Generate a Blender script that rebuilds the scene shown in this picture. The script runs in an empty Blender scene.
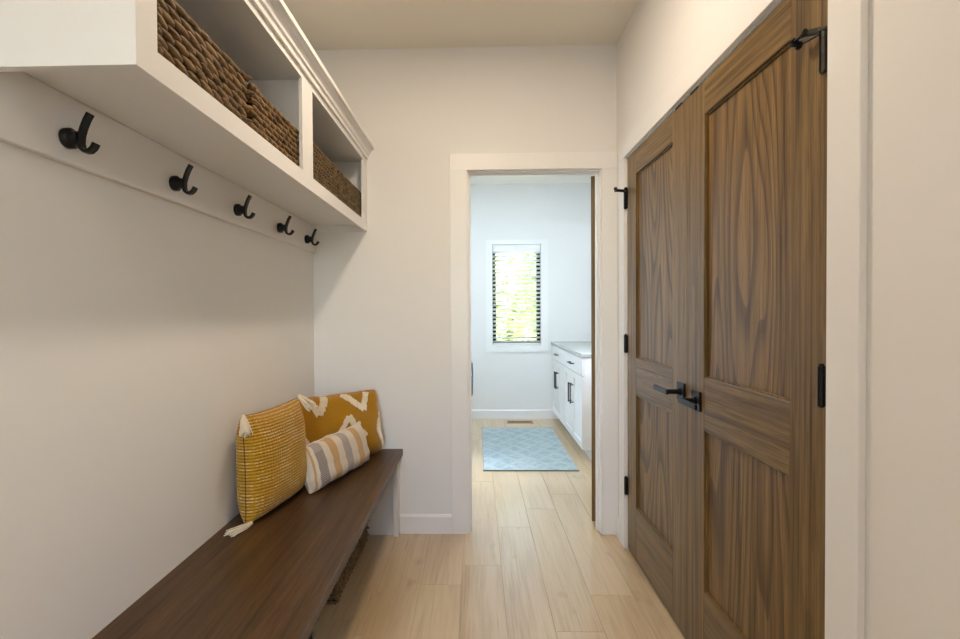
import bpy, bmesh, math, random
from mathutils import Vector, Matrix, noise as mnoise

random.seed(7)
SC = bpy.context.scene
COL = SC.collection
R = math.radians

# ------------------------------------------------------------------ camera
CAM_Z = 1.2571
yaw, pitch, roll = 0.0252, -0.0158, -0.0065
fw = Vector((-math.sin(yaw) * math.cos(pitch), math.cos(yaw) * math.cos(pitch), math.sin(pitch)))
rt = Vector((math.cos(yaw), math.sin(yaw), 0))
up = rt.cross(fw)
rt2 = rt * math.cos(roll) + up * math.sin(roll)
up2 = up * math.cos(roll) - rt * math.sin(roll)
cd = bpy.data.cameras.new('camera')
cam = bpy.data.objects.new('camera', cd)
COL.objects.link(cam)
cd.sensor_fit = 'HORIZONTAL'
cd.sensor_width = 36
cd.lens = 500 / 960 * 36
cd.shift_x = (480 - 464.79) / 960
cd.clip_start = 0.02
cam.matrix_world = Matrix(((rt2.x, up2.x, -fw.x, 0), (rt2.y, up2.y, -fw.y, 0), (rt2.z, up2.z, -fw.z, CAM_Z), (0, 0, 0, 1)))
SC.camera = cam

# ------------------------------------------------------------------ world, daylight, exposure
SC.view_settings.view_transform = 'Standard'
SC.view_settings.look = 'None'
SC.view_settings.gamma = 1
SC.view_settings.use_curve_mapping = False
SC.view_settings.exposure = 0.42
world = bpy.data.worlds.new('sky')
SC.world = world
world.use_nodes = True
wn = world.node_tree.nodes
sky = wn.new('ShaderNodeTexSky')
sky.sky_type = 'NISHITA'
sky.sun_elevation = R(48)
sky.sun_rotation = R(80)
sky.sun_intensity = 0.15
world.node_tree.links.new(sky.outputs[0], wn['Background'].inputs[0])
wn['Background'].inputs[1].default_value = 2.8


def area_light(name, loc, rot, sx, sy, power, color, shape='RECTANGLE', spread=180):
    ld = bpy.data.lights.new(name, 'AREA')
    ld.shape = shape
    ld.size = sx
    ld.size_y = sy
    ld.energy = power
    ld.color = color
    ld.spread = R(spread)
    o = bpy.data.objects.new(name, ld)
    o.location = loc
    o.rotation_euler = rot
    COL.objects.link(o)
    return o


# daylight entering by the wide window at the end of the hall behind the photographer
area_light('daylight_behind', (-0.30, -2.505, 1.625), (R(90), 0, 0), 1.0, 1.25, 12, (0.88, 0.94, 1.0))
# fill light added behind a made-up laundry side window
area_light('laundry_fill', (1.705, 3.75, 1.5), (0, R(90), 0), 1.1, 1.0, 66, (0.64, 0.82, 1.0))

# ------------------------------------------------------------------ helpers
WLOC = {}


def nbm():
    return bmesh.new()


def bx(bm, x0, x1, y0, y1, z0, z1):
    vs = [bm.verts.new(p) for p in ((x0, y0, z0), (x1, y0, z0), (x1, y1, z0), (x0, y1, z0),
                                    (x0, y0, z1), (x1, y0, z1), (x1, y1, z1), (x0, y1, z1))]
    for f in ((0, 3, 2, 1), (4, 5, 6, 7), (0, 1, 5, 4), (1, 2, 6, 5), (2, 3, 7, 6), (3, 0, 4, 7)):
        bm.faces.new([vs[i] for i in f])
    return vs


def box(x0, x1, y0, y1, z0, z1, bev=0.0, seg=1):
    bm = nbm()
    bx(bm, x0, x1, y0, y1, z0, z1)
    if bev:
        bmesh.ops.bevel(bm, geom=bm.edges[:], offset=bev, segments=seg, affect='EDGES', profile=0.5)
    return bm


def frame_of(d):
    d = d.normalized()
    a = Vector((0, 0, 1)) if abs(d.z) < 0.9 else Vector((1, 0, 0))
    s = d.cross(a).normalized()
    return s, s.cross(d).normalized()


def tube(bm, pts, rad, n=8, cap=True, flat=1.0, ref=None):
    """round (or flattened) tube along points; rad number or list"""
    pts = [Vector(p) for p in pts]
    rings = []
    for i, p in enumerate(pts):
        d = (pts[min(i + 1, len(pts) - 1)] - pts[max(i - 1, 0)]).normalized()
        if ref is not None:
            s = Vector(ref)
            u = s.cross(d).normalized()
        else:
            s, u = frame_of(d)
        r = rad[i] if isinstance(rad, (list, tuple)) else rad
        rings.append([bm.verts.new(p + s * (math.cos(2 * math.pi * k / n) * r) + u * (math.sin(2 * math.pi * k / n) * r * flat)) for k in range(n)])
    for a, b in zip(rings, rings[1:]):
        for k in range(n):
            bm.faces.new((a[k], a[(k + 1) % n], b[(k + 1) % n], b[k]))
    if cap:
        bm.faces.new(rings[0][::-1])
        bm.faces.new(rings[-1])


def strap(bm, pts, w, t, side):
    """flat rectangular strap; side = width direction"""
    pts = [Vector(p) for p in pts]
    s = Vector(side).normalized()
    rings = []
    for i, p in enumerate(pts):
        d = (pts[min(i + 1, len(pts) - 1)] - pts[max(i - 1, 0)]).normalized()
        u = s.cross(d).normalized()
        rings.append([bm.verts.new(p + s * a * w / 2 + u * b * t / 2) for a, b in ((-1, -1), (1, -1), (1, 1), (-1, 1))])
    for a, b in zip(rings, rings[1:]):
        for k in range(4):
            bm.faces.new((a[k], a[(k + 1) % 4], b[(k + 1) % 4], b[k]))
    bm.faces.new(rings[0][::-1])
    bm.faces.new(rings[-1])


def lathe(bm, base, axis, prof, n=24):
    """prof = list of (radius, distance along axis)"""
    base = Vector(base)
    axis = Vector(axis).normalized()
    s, u = frame_of(axis)
    rings = []
    for r, h in prof:
        c = base + axis * h
        if r < 1e-6:
            rings.append([bm.verts.new(c)])
        else:
            rings.append([bm.verts.new(c + (s * math.cos(2 * math.pi * k / n) + u * math.sin(2 * math.pi * k / n)) * r) for k in range(n)])
    for a, b in zip(rings, rings[1:]):
        for k in range(n):
            k2 = (k + 1) % n
            if len(a) == 1 and len(b) == 1:
                continue
            if len(a) == 1:
                bm.faces.new((a[0], b[k2], b[k]))
            elif len(b) == 1:
                bm.faces.new((a[k], a[k2], b[0]))
            else:
                bm.faces.new((a[k], a[k2], b[k2], b[k]))


def extrude_y(bm, prof, y0, y1):
    """closed profile of (x,z) extruded along y"""
    a = [bm.verts.new((x, y0, z)) for x, z in prof]
    b = [bm.verts.new((x, y1, z)) for x, z in prof]
    n = len(prof)
    for k in range(n):
        bm.faces.new((a[k], a[(k + 1) % n], b[(k + 1) % n], b[k]))
    bm.faces.new(a[::-1])
    bm.faces.new(b)


def obj(name, bm, mat, parent=None, smooth=False, base=False, fixn=True):
    if fixn:
        bmesh.ops.recalc_face_normals(bm, faces=bm.faces[:])
    xs = [v.co for v in bm.verts]
    mn = Vector([min(c[i] for c in xs) for i in range(3)])
    mx = Vector([max(c[i] for c in xs) for i in range(3)])
    c = (mn + mx) / 2
    if base or parent is None:
        c.z = mn.z
    bmesh.ops.translate(bm, verts=bm.verts[:], vec=-c)
    me = bpy.data.meshes.new(name)
    bm.to_mesh(me)
    bm.free()
    if smooth:
        for p in me.polygons:
            p.use_smooth = True
        if smooth != 'all':
            try:
                me.set_sharp_from_angle(angle=R(40))
            except Exception:
                pass
    me.materials.append(mat)
    o = bpy.data.objects.new(name, me)
    COL.objects.link(o)
    WLOC[o] = c.copy()
    if parent is not None:
        o.parent = parent
        o.location = c - WLOC[parent]
    else:
        o.location = c
    return o


def thing(name, loc, label=None, cat=None, group=None, kind=None):
    o = bpy.data.objects.new(name, None)
    o.empty_display_size = 0.1
    o.location = loc
    COL.objects.link(o)
    WLOC[o] = Vector(loc)
    return tag(o, label, cat, group, kind)


def tag(o, label=None, cat=None, group=None, kind=None):
    if label:
        o['label'] = label
    if cat:
        o['category'] = cat
    if group:
        o['group'] = group
    if kind:
        o['kind'] = kind
    return o


def struct(name, bm, mat, label=None, cat=None, parent=None, **k):
    o = obj(name, bm, mat, parent, **k)
    if parent is None:
        tag(o, label, cat, None, 'structure')
    return o


def copy_tree(o, loc, parent=None):
    c = o.copy()
    COL.objects.link(c)
    c.parent = parent
    if parent is None:
        c.location = loc
    for ch in [k for k in o.children]:
        copy_tree(ch, None, c)
    return c


# ------------------------------------------------------------------ materials
def srgb(r, g, b):
    f = lambda v: (v / 255) / 12.92 if v / 255 <= 0.04045 else ((v / 255 + 0.055) / 1.055) ** 2.4
    return (f(r), f(g), f(b), 1)


class Mat:
    def __init__(self, name):
        self.m = bpy.data.materials.new(name)
        self.m.use_nodes = True
        self.t = self.m.node_tree
        self.b = self.t.nodes['Principled BSDF']

    def n(self, typ, **kw):
        nd = self.t.nodes.new(typ)
        for k, v in kw.items():
            setattr(nd, k, v)
        return nd

    def l(self, a, b):
        self.t.links.new(a, b)

    def math(self, op, a, b=None, c=None):
        nd = self.n('ShaderNodeMath', operation=op)
        for i, v in enumerate((a, b, c)):
            if v is None:
                continue
            if isinstance(v, (int, float)):
                nd.inputs[i].default_value = v
            else:
                self.l(v, nd.inputs[i])
        return nd.outputs[0]

    def noise(self, vec, scale, detail=3, rough=0.5, dist=0.0):
        nd = self.n('ShaderNodeTexNoise')
        nd.inputs['Scale'].default_value = scale
        nd.inputs['Detail'].default_value = detail
        nd.inputs['Roughness'].default_value = rough
        nd.inputs['Distortion'].default_value = dist
        if vec is not None:
            self.l(vec, nd.inputs['Vector'])
        return nd.outputs[0]

    def ramp(self, fac, stops, interp='LINEAR'):
        nd = self.n('ShaderNodeValToRGB')
        cr = nd.color_ramp
        cr.interpolation = interp
        while len(cr.elements) < len(stops):
            cr.elements.new(0.5)
        for e, (p, c) in zip(cr.elements, stops):
            e.position = p
            e.color = c
        self.l(fac, nd.inputs[0])
        return nd.outputs[0]

    def mix(self, fac, a, b, mode='MIX'):
        nd = self.n('ShaderNodeMix', data_type='RGBA', blend_type=mode)
        for i, v in ((0, fac), (6, a), (7, b)):
            if isinstance(v, (int, float)):
                nd.inputs[i].default_value = v
            elif isinstance(v, tuple):
                nd.inputs[i].default_value = v
            else:
                self.l(v, nd.inputs[i])
        return nd.outputs[2]

    def objco(self, scale, rnd=True):
        tc = self.n('ShaderNodeTexCoord')
        v = tc.outputs['Object']
        if rnd:
            oi = self.n('ShaderNodeObjectInfo')
            cm = self.n('ShaderNodeCombineXYZ')
            for i, k in enumerate((37.0, 91.0, 53.0)):
                self.l(self.math('MULTIPLY', oi.outputs['Random'], k), cm.inputs[i])
            ad = self.n('ShaderNodeVectorMath', operation='ADD')
            self.l(v, ad.inputs[0])
            self.l(cm.outputs[0], ad.inputs[1])
            v = ad.outputs[0]
        mp = self.n('ShaderNodeMapping')
        mp.inputs['Scale'].default_value = scale
        self.l(v, mp.inputs['Vector'])
        return mp.outputs[0]

    def bump(self, h, strength=0.2, dist=0.01):
        nd = self.n('ShaderNodeBump')
        nd.inputs['Strength'].default_value = strength
        nd.inputs['Distance'].default_value = dist
        self.l(h, nd.inputs['Height'])
        self.l(nd.outputs[0], self.b.inputs['Normal'])

    def set(self, color=None, rough=None, metal=None, spec=None):
        if color is not None:
            if isinstance(color, tuple):
                self.b.inputs['Base Color'].default_value = color
            else:
                self.l(color, self.b.inputs['Base Color'])
        if rough is not None:
            if isinstance(rough, (int, float)):
                self.b.inputs['Roughness'].default_value = rough
            else:
                self.l(rough, self.b.inputs['Roughness'])
        if metal is not None:
            self.b.inputs['Metallic'].default_value = metal
        if spec is not None:
            self.b.inputs['Specular IOR Level'].default_value = spec
        return self


def plaster(name, col, rough=0.85, bump=0.06, scale=220):
    M = Mat(name)
    v = M.objco((1, 1, 1), rnd=False)
    n1 = M.noise(v, scale, 2)
    n2 = M.noise(v, 1.3, 3)
    c = M.mix(n2, tuple(x * 0.97 for x in col[:3]) + (1,), col)
    M.set(c, rough)
    M.bump(n1, bump, 0.002)
    return M.m


def paint(name, col, rough=0.4):
    M = Mat(name)
    v = M.objco((1, 1, 1), rnd=False)
    n1 = M.noise(v, 60, 2)
    M.set(M.mix(n1, tuple(x * 0.985 for x in col[:3]) + (1,), col), rough)
    M.bump(n1, 0.02, 0.001)
    return M.m


def wood(name, axis, stops, ring=9.0, ring_amt=0.35, rough=0.38, pore=0.5, bump=0.05, across=5.0, along=0.35, spec=0.5):
    """stained oak: dark cathedral growth lines + fine open pores stretched along the given axis"""
    M = Mat(name)

    def co(a, l):
        sc = [a] * 3
        sc[axis] = l
        return M.objco(tuple(sc))
    base = M.noise(co(across, along), 1.0, 1.5, 0.4, 0.15)
    rings = M.math('FRACT', M.math('MULTIPLY', base, ring))
    line = M.ramp(rings, [(0.0, (0, 0, 0, 1)), (0.45, (0.08, 0.08, 0.08, 1)), (0.85, (1, 1, 1, 1)), (0.97, (0.9, 0.9, 0.9, 1)), (1.0, (0, 0, 0, 1))])
    streak = M.noise(co(140, along * 7), 1.0, 2, 0.6)
    pores = M.noise(co(240, along * 26), 1.0, 2, 0.6)
    mid = M.noise(co(across * 7, along * 1.6), 1.0, 2, 0.55)
    col = M.ramp(M.math('ADD', M.math('MULTIPLY', mid, 0.6), M.math('MULTIPLY', streak, 0.4)), stops)
    pm = M.ramp(pores, [(0.30, (1, 1, 1, 1)), (0.52, (0, 0, 0, 1))])
    sm = M.ramp(streak, [(0.28, (1, 1, 1, 1)), (0.50, (0, 0, 0, 1))])
    dk = M.math('MAXIMUM', M.math('MULTIPLY', M.math('MAXIMUM', pm, sm), pore), M.math('MULTIPLY', line, M.math('ADD', M.math('MULTIPLY', sm, 0.35), ring_amt)))
    col = M.mix(M.math('MINIMUM', dk, 0.85), col, stops[0][1])
    M.set(col, rough, spec=spec)
    M.bump(pores, bump, 0.002)
    return M.m


def plain(name, col, rough=0.5, metal=0.0, nscale=80, var=0.06, bump=0.0):
    M = Mat(name)
    n1 = M.noise(M.objco((1, 1, 1)), nscale, 2)
    M.set(M.mix(n1, tuple(x * (1 - var) for x in col[:3]) + (1,), tuple(min(1, x * (1 + var)) for x in col[:3]) + (1,)), rough, metal)
    if bump:
        M.bump(n1, bump, 0.002)
    return M.m


M_wall = plaster('wall_paint', (0.87, 0.855, 0.83, 1))
M_ceil = plaster('ceiling_paint', (0.88, 0.84, 0.75, 1), 0.95, 0.12, 130)
M_trim = paint('trim_paint', (0.90, 0.89, 0.87, 1), 0.35)
M_casing = paint('casing_paint', (0.87, 0.855, 0.83, 1), 0.6)
M_cab = paint('cabinet_paint', (0.86, 0.85, 0.83, 1), 0.38)
M_black = plain('black_metal', (0.012, 0.012, 0.013, 1), 0.38, 0.6)
M_bronze = plain('dark_bronze', (0.10, 0.095, 0.085, 1), 0.35, 0.9)
DOORC = [(0.25, srgb(46, 30, 13)), (0.45, srgb(120, 94, 54)), (0.60, srgb(140, 112, 68)), (0.80, srgb(156, 127, 80))]
PANC = [(0.25, srgb(48, 30, 12)), (0.45, srgb(126, 96, 52)), (0.60, srgb(146, 114, 67)), (0.80, srgb(162, 129, 80))]
M_doorz = wood('stained_oak_vertical', 2, DOORC, 9, 0.32, 0.42, pore=0.5, spec=0.35)
M_doory = wood('stained_oak_horizontal', 1, DOORC, 9, 0.32, 0.42, pore=0.5, spec=0.35)
M_panel = wood('stained_oak_panel', 2, PANC, 18, 0.65, 0.42, pore=0.45, across=3.6, along=0.45, spec=0.35)
BENC = [(0.25, srgb(34, 22, 12)), (0.45, srgb(80, 55, 31)), (0.60, srgb(94, 66, 38)), (0.80, srgb(108, 77, 46))]
M_bench = wood('walnut_bench', 1, BENC, 7, 0.25, 0.38, pore=0.55, across=5, along=0.5, spec=0.4)


def floor_mat():
    M = Mat('oak_plank_floor')
    v = M.objco((7, 0.5, 7))
    base = M.noise(v, 1.0, 3, 0.5, 0.6)
    rings = M.math('FRACT', M.math('MULTIPLY', base, 6))
    tri = M.math('ABSOLUTE', M.math('SUBTRACT', M.math('MULTIPLY', rings, 2.0), 1.0))
    fine = M.noise(M.objco((120, 3.5, 120)), 1.0, 3, 0.6)
    knot = M.noise(M.objco((9, 4.5, 9)), 1.0, 2, 0.5)
    f = M.math('ADD', M.math('MULTIPLY', tri, 0.12), M.math('ADD', M.math('MULTIPLY', base, 0.40), M.math('MULTIPLY', fine, 0.48)))
    col = M.ramp(f, [(0.25, srgb(178, 146, 106)), (0.5, srgb(204, 175, 133)), (0.8, srgb(218, 193, 154))])
    kd = M.ramp(knot, [(0.0, (0, 0, 0, 1)), (0.66, (0, 0, 0, 1)), (0.80, (1, 1, 1, 1))])
    col = M.mix(M.math('MULTIPLY', kd, 0.55), col, srgb(140, 105, 74))
    oi = M.n('ShaderNodeObjectInfo')
    col = M.mix(M.math('MULTIPLY', oi.outputs['Random'], 0.16), col, srgb(226, 204, 174), 'MIX')
    M.set(col, M.math('ADD', M.math('MULTIPLY', fine, 0.12), 0.24), spec=0.65)
    M.b.inputs['Coat Weight'].default_value = 0.9
    M.b.inputs['Coat Roughness'].default_value = 0.17
    M.bump(fine, 0.05, 0.001)
    return M.m


M_floor = floor_mat()
M_sub = plain('floor_seam', srgb(176, 146, 110), 0.6)


def glass_mat():
    M = Mat('window_glass')
    t = M.t
    tr = M.n('ShaderNodeBsdfTransparent')
    gl = M.n('ShaderNodeBsdfGlossy')
    gl.inputs['Roughness'].default_value = 0.02
    fr = M.n('ShaderNodeFresnel')
    fr.inputs['IOR'].default_value = 1.45
    mx = M.n('ShaderNodeMixShader')
    M.l(fr.outputs[0], mx.inputs[0])
    M.l(tr.outputs[0], mx.inputs[1])
    M.l(gl.outputs[0], mx.inputs[2])
    t.nodes.remove(M.b)
    M.l(mx.outputs[0], t.nodes['Material Output'].inputs[0])
    return M.m


M_glass = glass_mat()


def emit_mat(name, col, s):
    M = Mat(name)
    M.set((0.9, 0.9, 0.9, 1), 0.5)
    M.b.inputs['Emission Color'].default_value = col
    M.b.inputs['Emission Strength'].default_value = s
    return M.m


# ------------------------------------------------------------------ room dimensions (metres)
XL, XR, YB, HC = -0.93, 0.7825, 2.819, 2.735
YB2 = YB + 0.115          # laundry face of the wall with the doorway
YF = 5.844                # far laundry wall
YN = -2.4                 # wall behind the photographer
LXL, LXR = -0.80, 1.60    # laundry side walls
T = 0.12
OX0, OX1, OZ = -0.054, 0.693, 2.047   # doorway opening
DY0, DY1, DZ = 1.126, 2.633, 2.048    # closet double-door opening

# ------------------------------------------------------------------ floor with planks
base_fl = struct('floor', box(-1.15, 1.75, YN - 0.2, YF + 0.15, -0.06, -0.0035), M_sub, 'light oak plank floor running the length of the hall', 'floor')
PW, PL, G = 0.19, 1.22, 0.0004
fixed = {(4): 2.28, (5): 2.46, (6): 2.90, (7): 1.95, (8): 2.205}
plank_mesh = {}


def plank(x0, x1, y0, y1):
    key = (round(x1 - x0, 4), round(y1 - y0, 4))
    if key not in plank_mesh:
        w, l = key
        bm = box(-w / 2 + G, w / 2 - G, -l / 2 + G, l / 2 - G, -0.0035, 0)
        bmesh.ops.bevel(bm, geom=[e for e in bm.edges if all(v.co.z > -0.001 for v in e.verts)], offset=0.0007, segments=1, affect='EDGES')
        me = bpy.data.meshes.new('plank')
        bm.to_mesh(me)
        bm.free()
        me.materials.append(M_floor)
        plank_mesh[key] = me
    o = bpy.data.objects.new('plank', plank_mesh[key])
    COL.objects.link(o)
    o.parent = base_fl
    o.location = Vector(((x0 + x1) / 2, (y0 + y1) / 2, 0)) - WLOC[base_fl]


cx0 = -0.08 - 5 * PW
for i in range(14):
    x0 = max(cx0 + i * PW, -0.93)
    x1 = min(cx0 + (i + 1) * PW, LXR)
    if x1 - x0 < 0.03:
        continue
    off = fixed.get(i, random.uniform(0, PL))
    y = off - PL * math.ceil((off - YN) / PL)
    while y < YF:
        a, b = max(y, YN), min(y + PL, YF)
        if x0 >= XR and b < YB:
            y += PL
            continue
        if b - a > 0.03:
            plank(x0, x1, a, b)
        y += PL

# ------------------------------------------------------------------ walls and ceiling
def wall_x(name, x0, x1, y0, y1, holes, mat, label, z1=HC):
    """wall slab lying in the x direction faces; holes = (a0,a1,z0,z1) along y"""
    bm = nbm()
    cur = y0
    for a0, a1, b0, b1 in sorted(holes):
        bx(bm, x0, x1, cur, a0, 0, z1)
        if b0 > 0:
            bx(bm, x0, x1, a0, a1, 0, b0)
        bx(bm, x0, x1, a0, a1, b1, z1)
        cur = a1
    bx(bm, x0, x1, cur, y1, 0, z1)
    return struct(name, bm, mat, label, 'wall', fixn=False)


def wall_y(name, y0, y1, x0, x1, holes, mat, label, z1=HC):
    bm = nbm()
    cur = x0
    for a0, a1, b0, b1 in sorted(holes):
        bx(bm, cur, a0, y0, y1, 0, z1)
        if b0 > 0:
            bx(bm, a0, a1, y0, y1, 0, b0)
        bx(bm, a0, a1, y0, y1, b1, z1)
        cur = a1
    bx(bm, cur, x1, y0, y1, 0, z1)
    return struct(name, bm, mat, label, 'wall', fixn=False)


wall_x('wall_left', XL - T, XL, YN, YB2, [], M_wall, 'white wall behind the bench and hooks')
wall_x('wall_right', XR, XR + T, YN, YB, [(DY0, DY1, 0, DZ)], M_wall, 'white wall holding the dark double doors')
wall_y('wall_back', YB, YB2, XL, LXR + T, [(OX0 - 0.018, OX1 + 0.018, 0, OZ + 0.018)], M_wall, 'white wall with the open doorway to the laundry')
WX0, WX1, WZ0, WZ1 = 0.178, 0.742, 0.863, 2.034
wall_y('wall_laundry_end', YF, YF + T, LXL - T, LXR + T, [(WX0, WX1, WZ0, WZ1)], M_wall, 'white laundry wall around the window with blinds')
wall_x('wall_laundry_left', LXL - T, LXL, YB2, YF, [], M_wall, 'laundry wall behind the washer')
wall_x('wall_laundry_right', LXR, LXR + T, YB2, YF, [(3.25, 4.25, 0.95, 2.05)], M_wall, 'laundry wall behind the cabinets')
wall_y('wall_front', YN - T, YN, XL - T, XR + T, [(-0.80, 0.20, 1.0, 2.25)], M_wall, 'wall at the near end of the hall')
struct('light_block_wall', box(0.33, XR, YN, -0.06, 0, HC), M_wall, 'added unseen wall blocking rear window light from the right side', 'wall')  # added out of view to keep rear daylight off the right wall
struct('wall_closet', box(XR + 0.5, XR + 0.55, 0.9, 2.819, 0, HC), M_wall, 'closet wall behind the dark double doors', 'wall')
struct('wall_closet_side', box(XR + T, XR + 0.5, 0.9, 0.95, 0, HC), M_wall, 'side wall inside the closet', 'wall')
struct('ceiling', box(-1.15, 1.75, YN - T, YF + T, HC, HC + 0.1), M_ceil, 'pale cream ceiling over the hall', 'ceiling')

# wide window behind the photographer and unseen side window added to light the laundry
w2 = thing('window_2', (-0.30, YN - 0.06, 1.0), 'wide window at the near end of the hall', 'window', kind='structure')
bm = nbm()
for a in ((-0.80, -0.74), (-0.33, -0.27), (0.14, 0.20)):
    bx(bm, a[0], a[1], YN - 0.09, YN - 0.03, 1.0, 2.25)
for a in ((-0.74, -0.33), (-0.27, 0.14)):
    bx(bm, a[0], a[1], YN - 0.09, YN - 0.03, 1.0, 1.06)
    bx(bm, a[0], a[1], YN - 0.09, YN - 0.03, 2.19, 2.25)
obj('window_frame', bm, M_trim, w2)
for a in ((-0.74, -0.33), (-0.27, 0.14)):
    obj('pane', box(a[0], a[1], YN - 0.064, YN - 0.058, 1.06, 2.19), M_glass, w2)
w3 = thing('fill_window', (LXR + 0.06, 3.75, 0.95), 'added unseen side window that brightens the laundry', 'window', kind='structure')
bm = nbm()
for a in ((3.25, 3.30), (4.20, 4.25)):
    bx(bm, LXR + 0.03, LXR + 0.09, a[0], a[1], 0.95, 2.05)
for a in ((0.95, 1.0), (2.0, 2.05)):
    bx(bm, LXR + 0.03, LXR + 0.09, 3.30, 4.20, a[0], a[1])
obj('window_frame', bm, M_black, w3)
obj('pane', box(LXR + 0.057, LXR + 0.063, 3.30, 4.20, 1.0, 2.0), M_glass, w3)

# ------------------------------------------------------------------ baseboards and casings
BH, BT = 0.108, 0.014


def base_prof_y(name, y0, y1, x, sgn, label):
    """baseboard on an x-facing wall; sgn = direction into room"""
    bm = nbm()
    extrude_y(bm, [(x, 0), (x + sgn * BT, 0), (x + sgn * BT, BH - 0.012), (x + sgn * 0.006, BH), (x, BH)], y0, y1)
    return struct(name, bm, M_trim, label, 'baseboard')


def base_prof_x(name, x0, x1, y, sgn, label):
    bm = nbm()
    pr = [(y, 0), (y + sgn * BT, 0), (y + sgn * BT, BH - 0.012), (y + sgn * 0.006, BH), (y, BH)]
    a = [bm.verts.new((x0, p, q)) for p, q in pr]
    b = [bm.verts.new((x1, p, q)) for p, q in pr]
    for k in range(5):
        bm.faces.new((a[k], a[(k + 1) % 5], b[(k + 1) % 5], b[k]))
    bm.faces.new(a[::-1])
    bm.faces.new(b)
    return struct(name, bm, M_trim, label, 'baseboard')


CW = 0.096
base_prof_x('baseboard_back', -0.445, OX0 - CW - 0.003, YB, -1, 'white baseboard between the bench end and the doorway')
base_prof_y('baseboard_right', DY1 + 0.006 + CW, YB, XR, -1, 'short white baseboard beside the dark doors in the corner')
base_prof_y('baseboard_right_near', -0.06, DY0 - 0.006 - CW, XR, -1, 'white baseboard on the near part of the door wall')
base_prof_y('baseboard_left', YN, 2.76, XL, 1, 'white baseboard under the bench')
base_prof_x('baseboard_laundry_end', LXL, 0.95, YF, -1, 'white baseboard under the laundry window')
base_prof_y('baseboard_laundry_left', YB2, YF - BT, LXL, 1, 'white baseboard behind the washer')

# doorway casing and jamb
CT = 0.016
tr = thing('trim_1', (0.32, YB, 0), 'white casing around the open doorway', 'trim', kind='structure')
obj('casing_side', box(OX0 - CW, OX0, YB - CT, YB, 0, OZ, 0.0015), M_trim, tr)
obj('casing_side', box(OX1, min(OX1 + CW, XR - 0.0005), YB - CT, YB, 0, OZ, 0.0015), M_trim, tr)
obj('casing_head', box(OX0 - CW, min(OX1 + CW, XR - 0.0005), YB - CT, YB, OZ, OZ + CW - 0.006, 0.0015), M_trim, tr)
JX0, JX1, JZ = OX0 - 0.006, OX1 + 0.006, OZ + 0.006
obj('jamb', box(OX0 - 0.018, JX0 + 0.012, YB - 0.0005, YB2 + 0.002, 0, OZ + 0.018), M_trim, tr)
obj('jamb', box(JX1 - 0.012, OX1 + 0.018, YB - 0.0005, YB2 + 0.002, 0, OZ + 0.018), M_trim, tr)
obj('jamb_head', box(JX0 + 0.012, JX1 - 0.012, YB - 0.0005, YB2 + 0.002, OZ - 0.006, OZ + 0.018), M_trim, tr)
obj('door_stop', box(OX0 + 0.006, OX0 + 0.017, YB + 0.035, YB + 0.07, 0, OZ - 0.006), M_trim, tr)
obj('door_stop', box(OX1 - 0.017, OX1 - 0.006, YB + 0.035, YB + 0.07, 0, OZ - 0.006), M_trim, tr)
obj('door_stop', box(OX0 + 0.017, OX1 - 0.017, YB + 0.035, YB + 0.07, OZ - 0.017, OZ - 0.006), M_trim, tr)

# closet door casing and jamb
tr = thing('trim_2', (XR, 1.887, 0), 'white casing around the dark double doors', 'trim', kind='structure')
cy0, cy1, cz = DY0 + 0.001, DY1 - 0.001, DZ - 0.0005
obj('casing_side', box(XR - CT, XR, DY0 - 0.006 - CW, DY0 - 0.006, 0, DZ + 0.006, 0.0015), M_casing, tr)
obj('casing_side', box(XR - CT, XR, DY1 + 0.006, DY1 + 0.006 + CW, 0, DZ + 0.006, 0.0015), M_casing, tr)
obj('casing_head', box(XR - CT, XR, DY0 - 0.006 - CW, DY1 + 0.006 + CW, DZ + 0.006, DZ + 0.006 + CW, 0.0015), M_casing, tr)
obj('jamb', box(XR, XR + T, DY0 - 0.002, DY0 + 0.003, 0, DZ), M_casing, tr)
obj('jamb', box(XR, XR + T, DY1 - 0.003, DY1 + 0.002, 0, DZ), M_casing, tr)
obj('jamb_head', box(XR, XR + T, DY0 + 0.003, DY1 - 0.003, DZ - 0.002, DZ + 0.002), M_casing, tr)
obj('door_stop', box(XR + 0.042, XR + 0.06, DY0 + 0.003, DY1 - 0.003, DZ - 0.014, DZ - 0.002), M_casing, tr)

# ------------------------------------------------------------------ dark double doors
def lever_handle(par, y, z, s):
    """square rose with a slim lever; s = +1 lever runs to larger y"""
    h = obj('door_handle', box(XR - 0.009, XR - 0.0002, y - 0.033, y + 0.033, z - 0.035, z + 0.035, 0.0015), M_black, par)
    bm = nbm()
    tube(bm, [(XR - 0.009, y, z), (XR - 0.016, y, z), (XR - 0.017, y, z), (XR - 0.060, y, z)], [0.014, 0.014, 0.0095, 0.0095], 14)
    obj('neck', bm, M_black, h, smooth=True)
    bm = nbm()
    bx(bm, XR - 0.066, XR - 0.056, *sorted((y - s * 0.012, y + s * 0.128)), z - 0.0095, z + 0.0095)
    bmesh.ops.bevel(bm, geom=bm.edges[:], offset=0.002, segments=2, affect='EDGES')
    obj('lever', bm, M_black, h)


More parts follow.
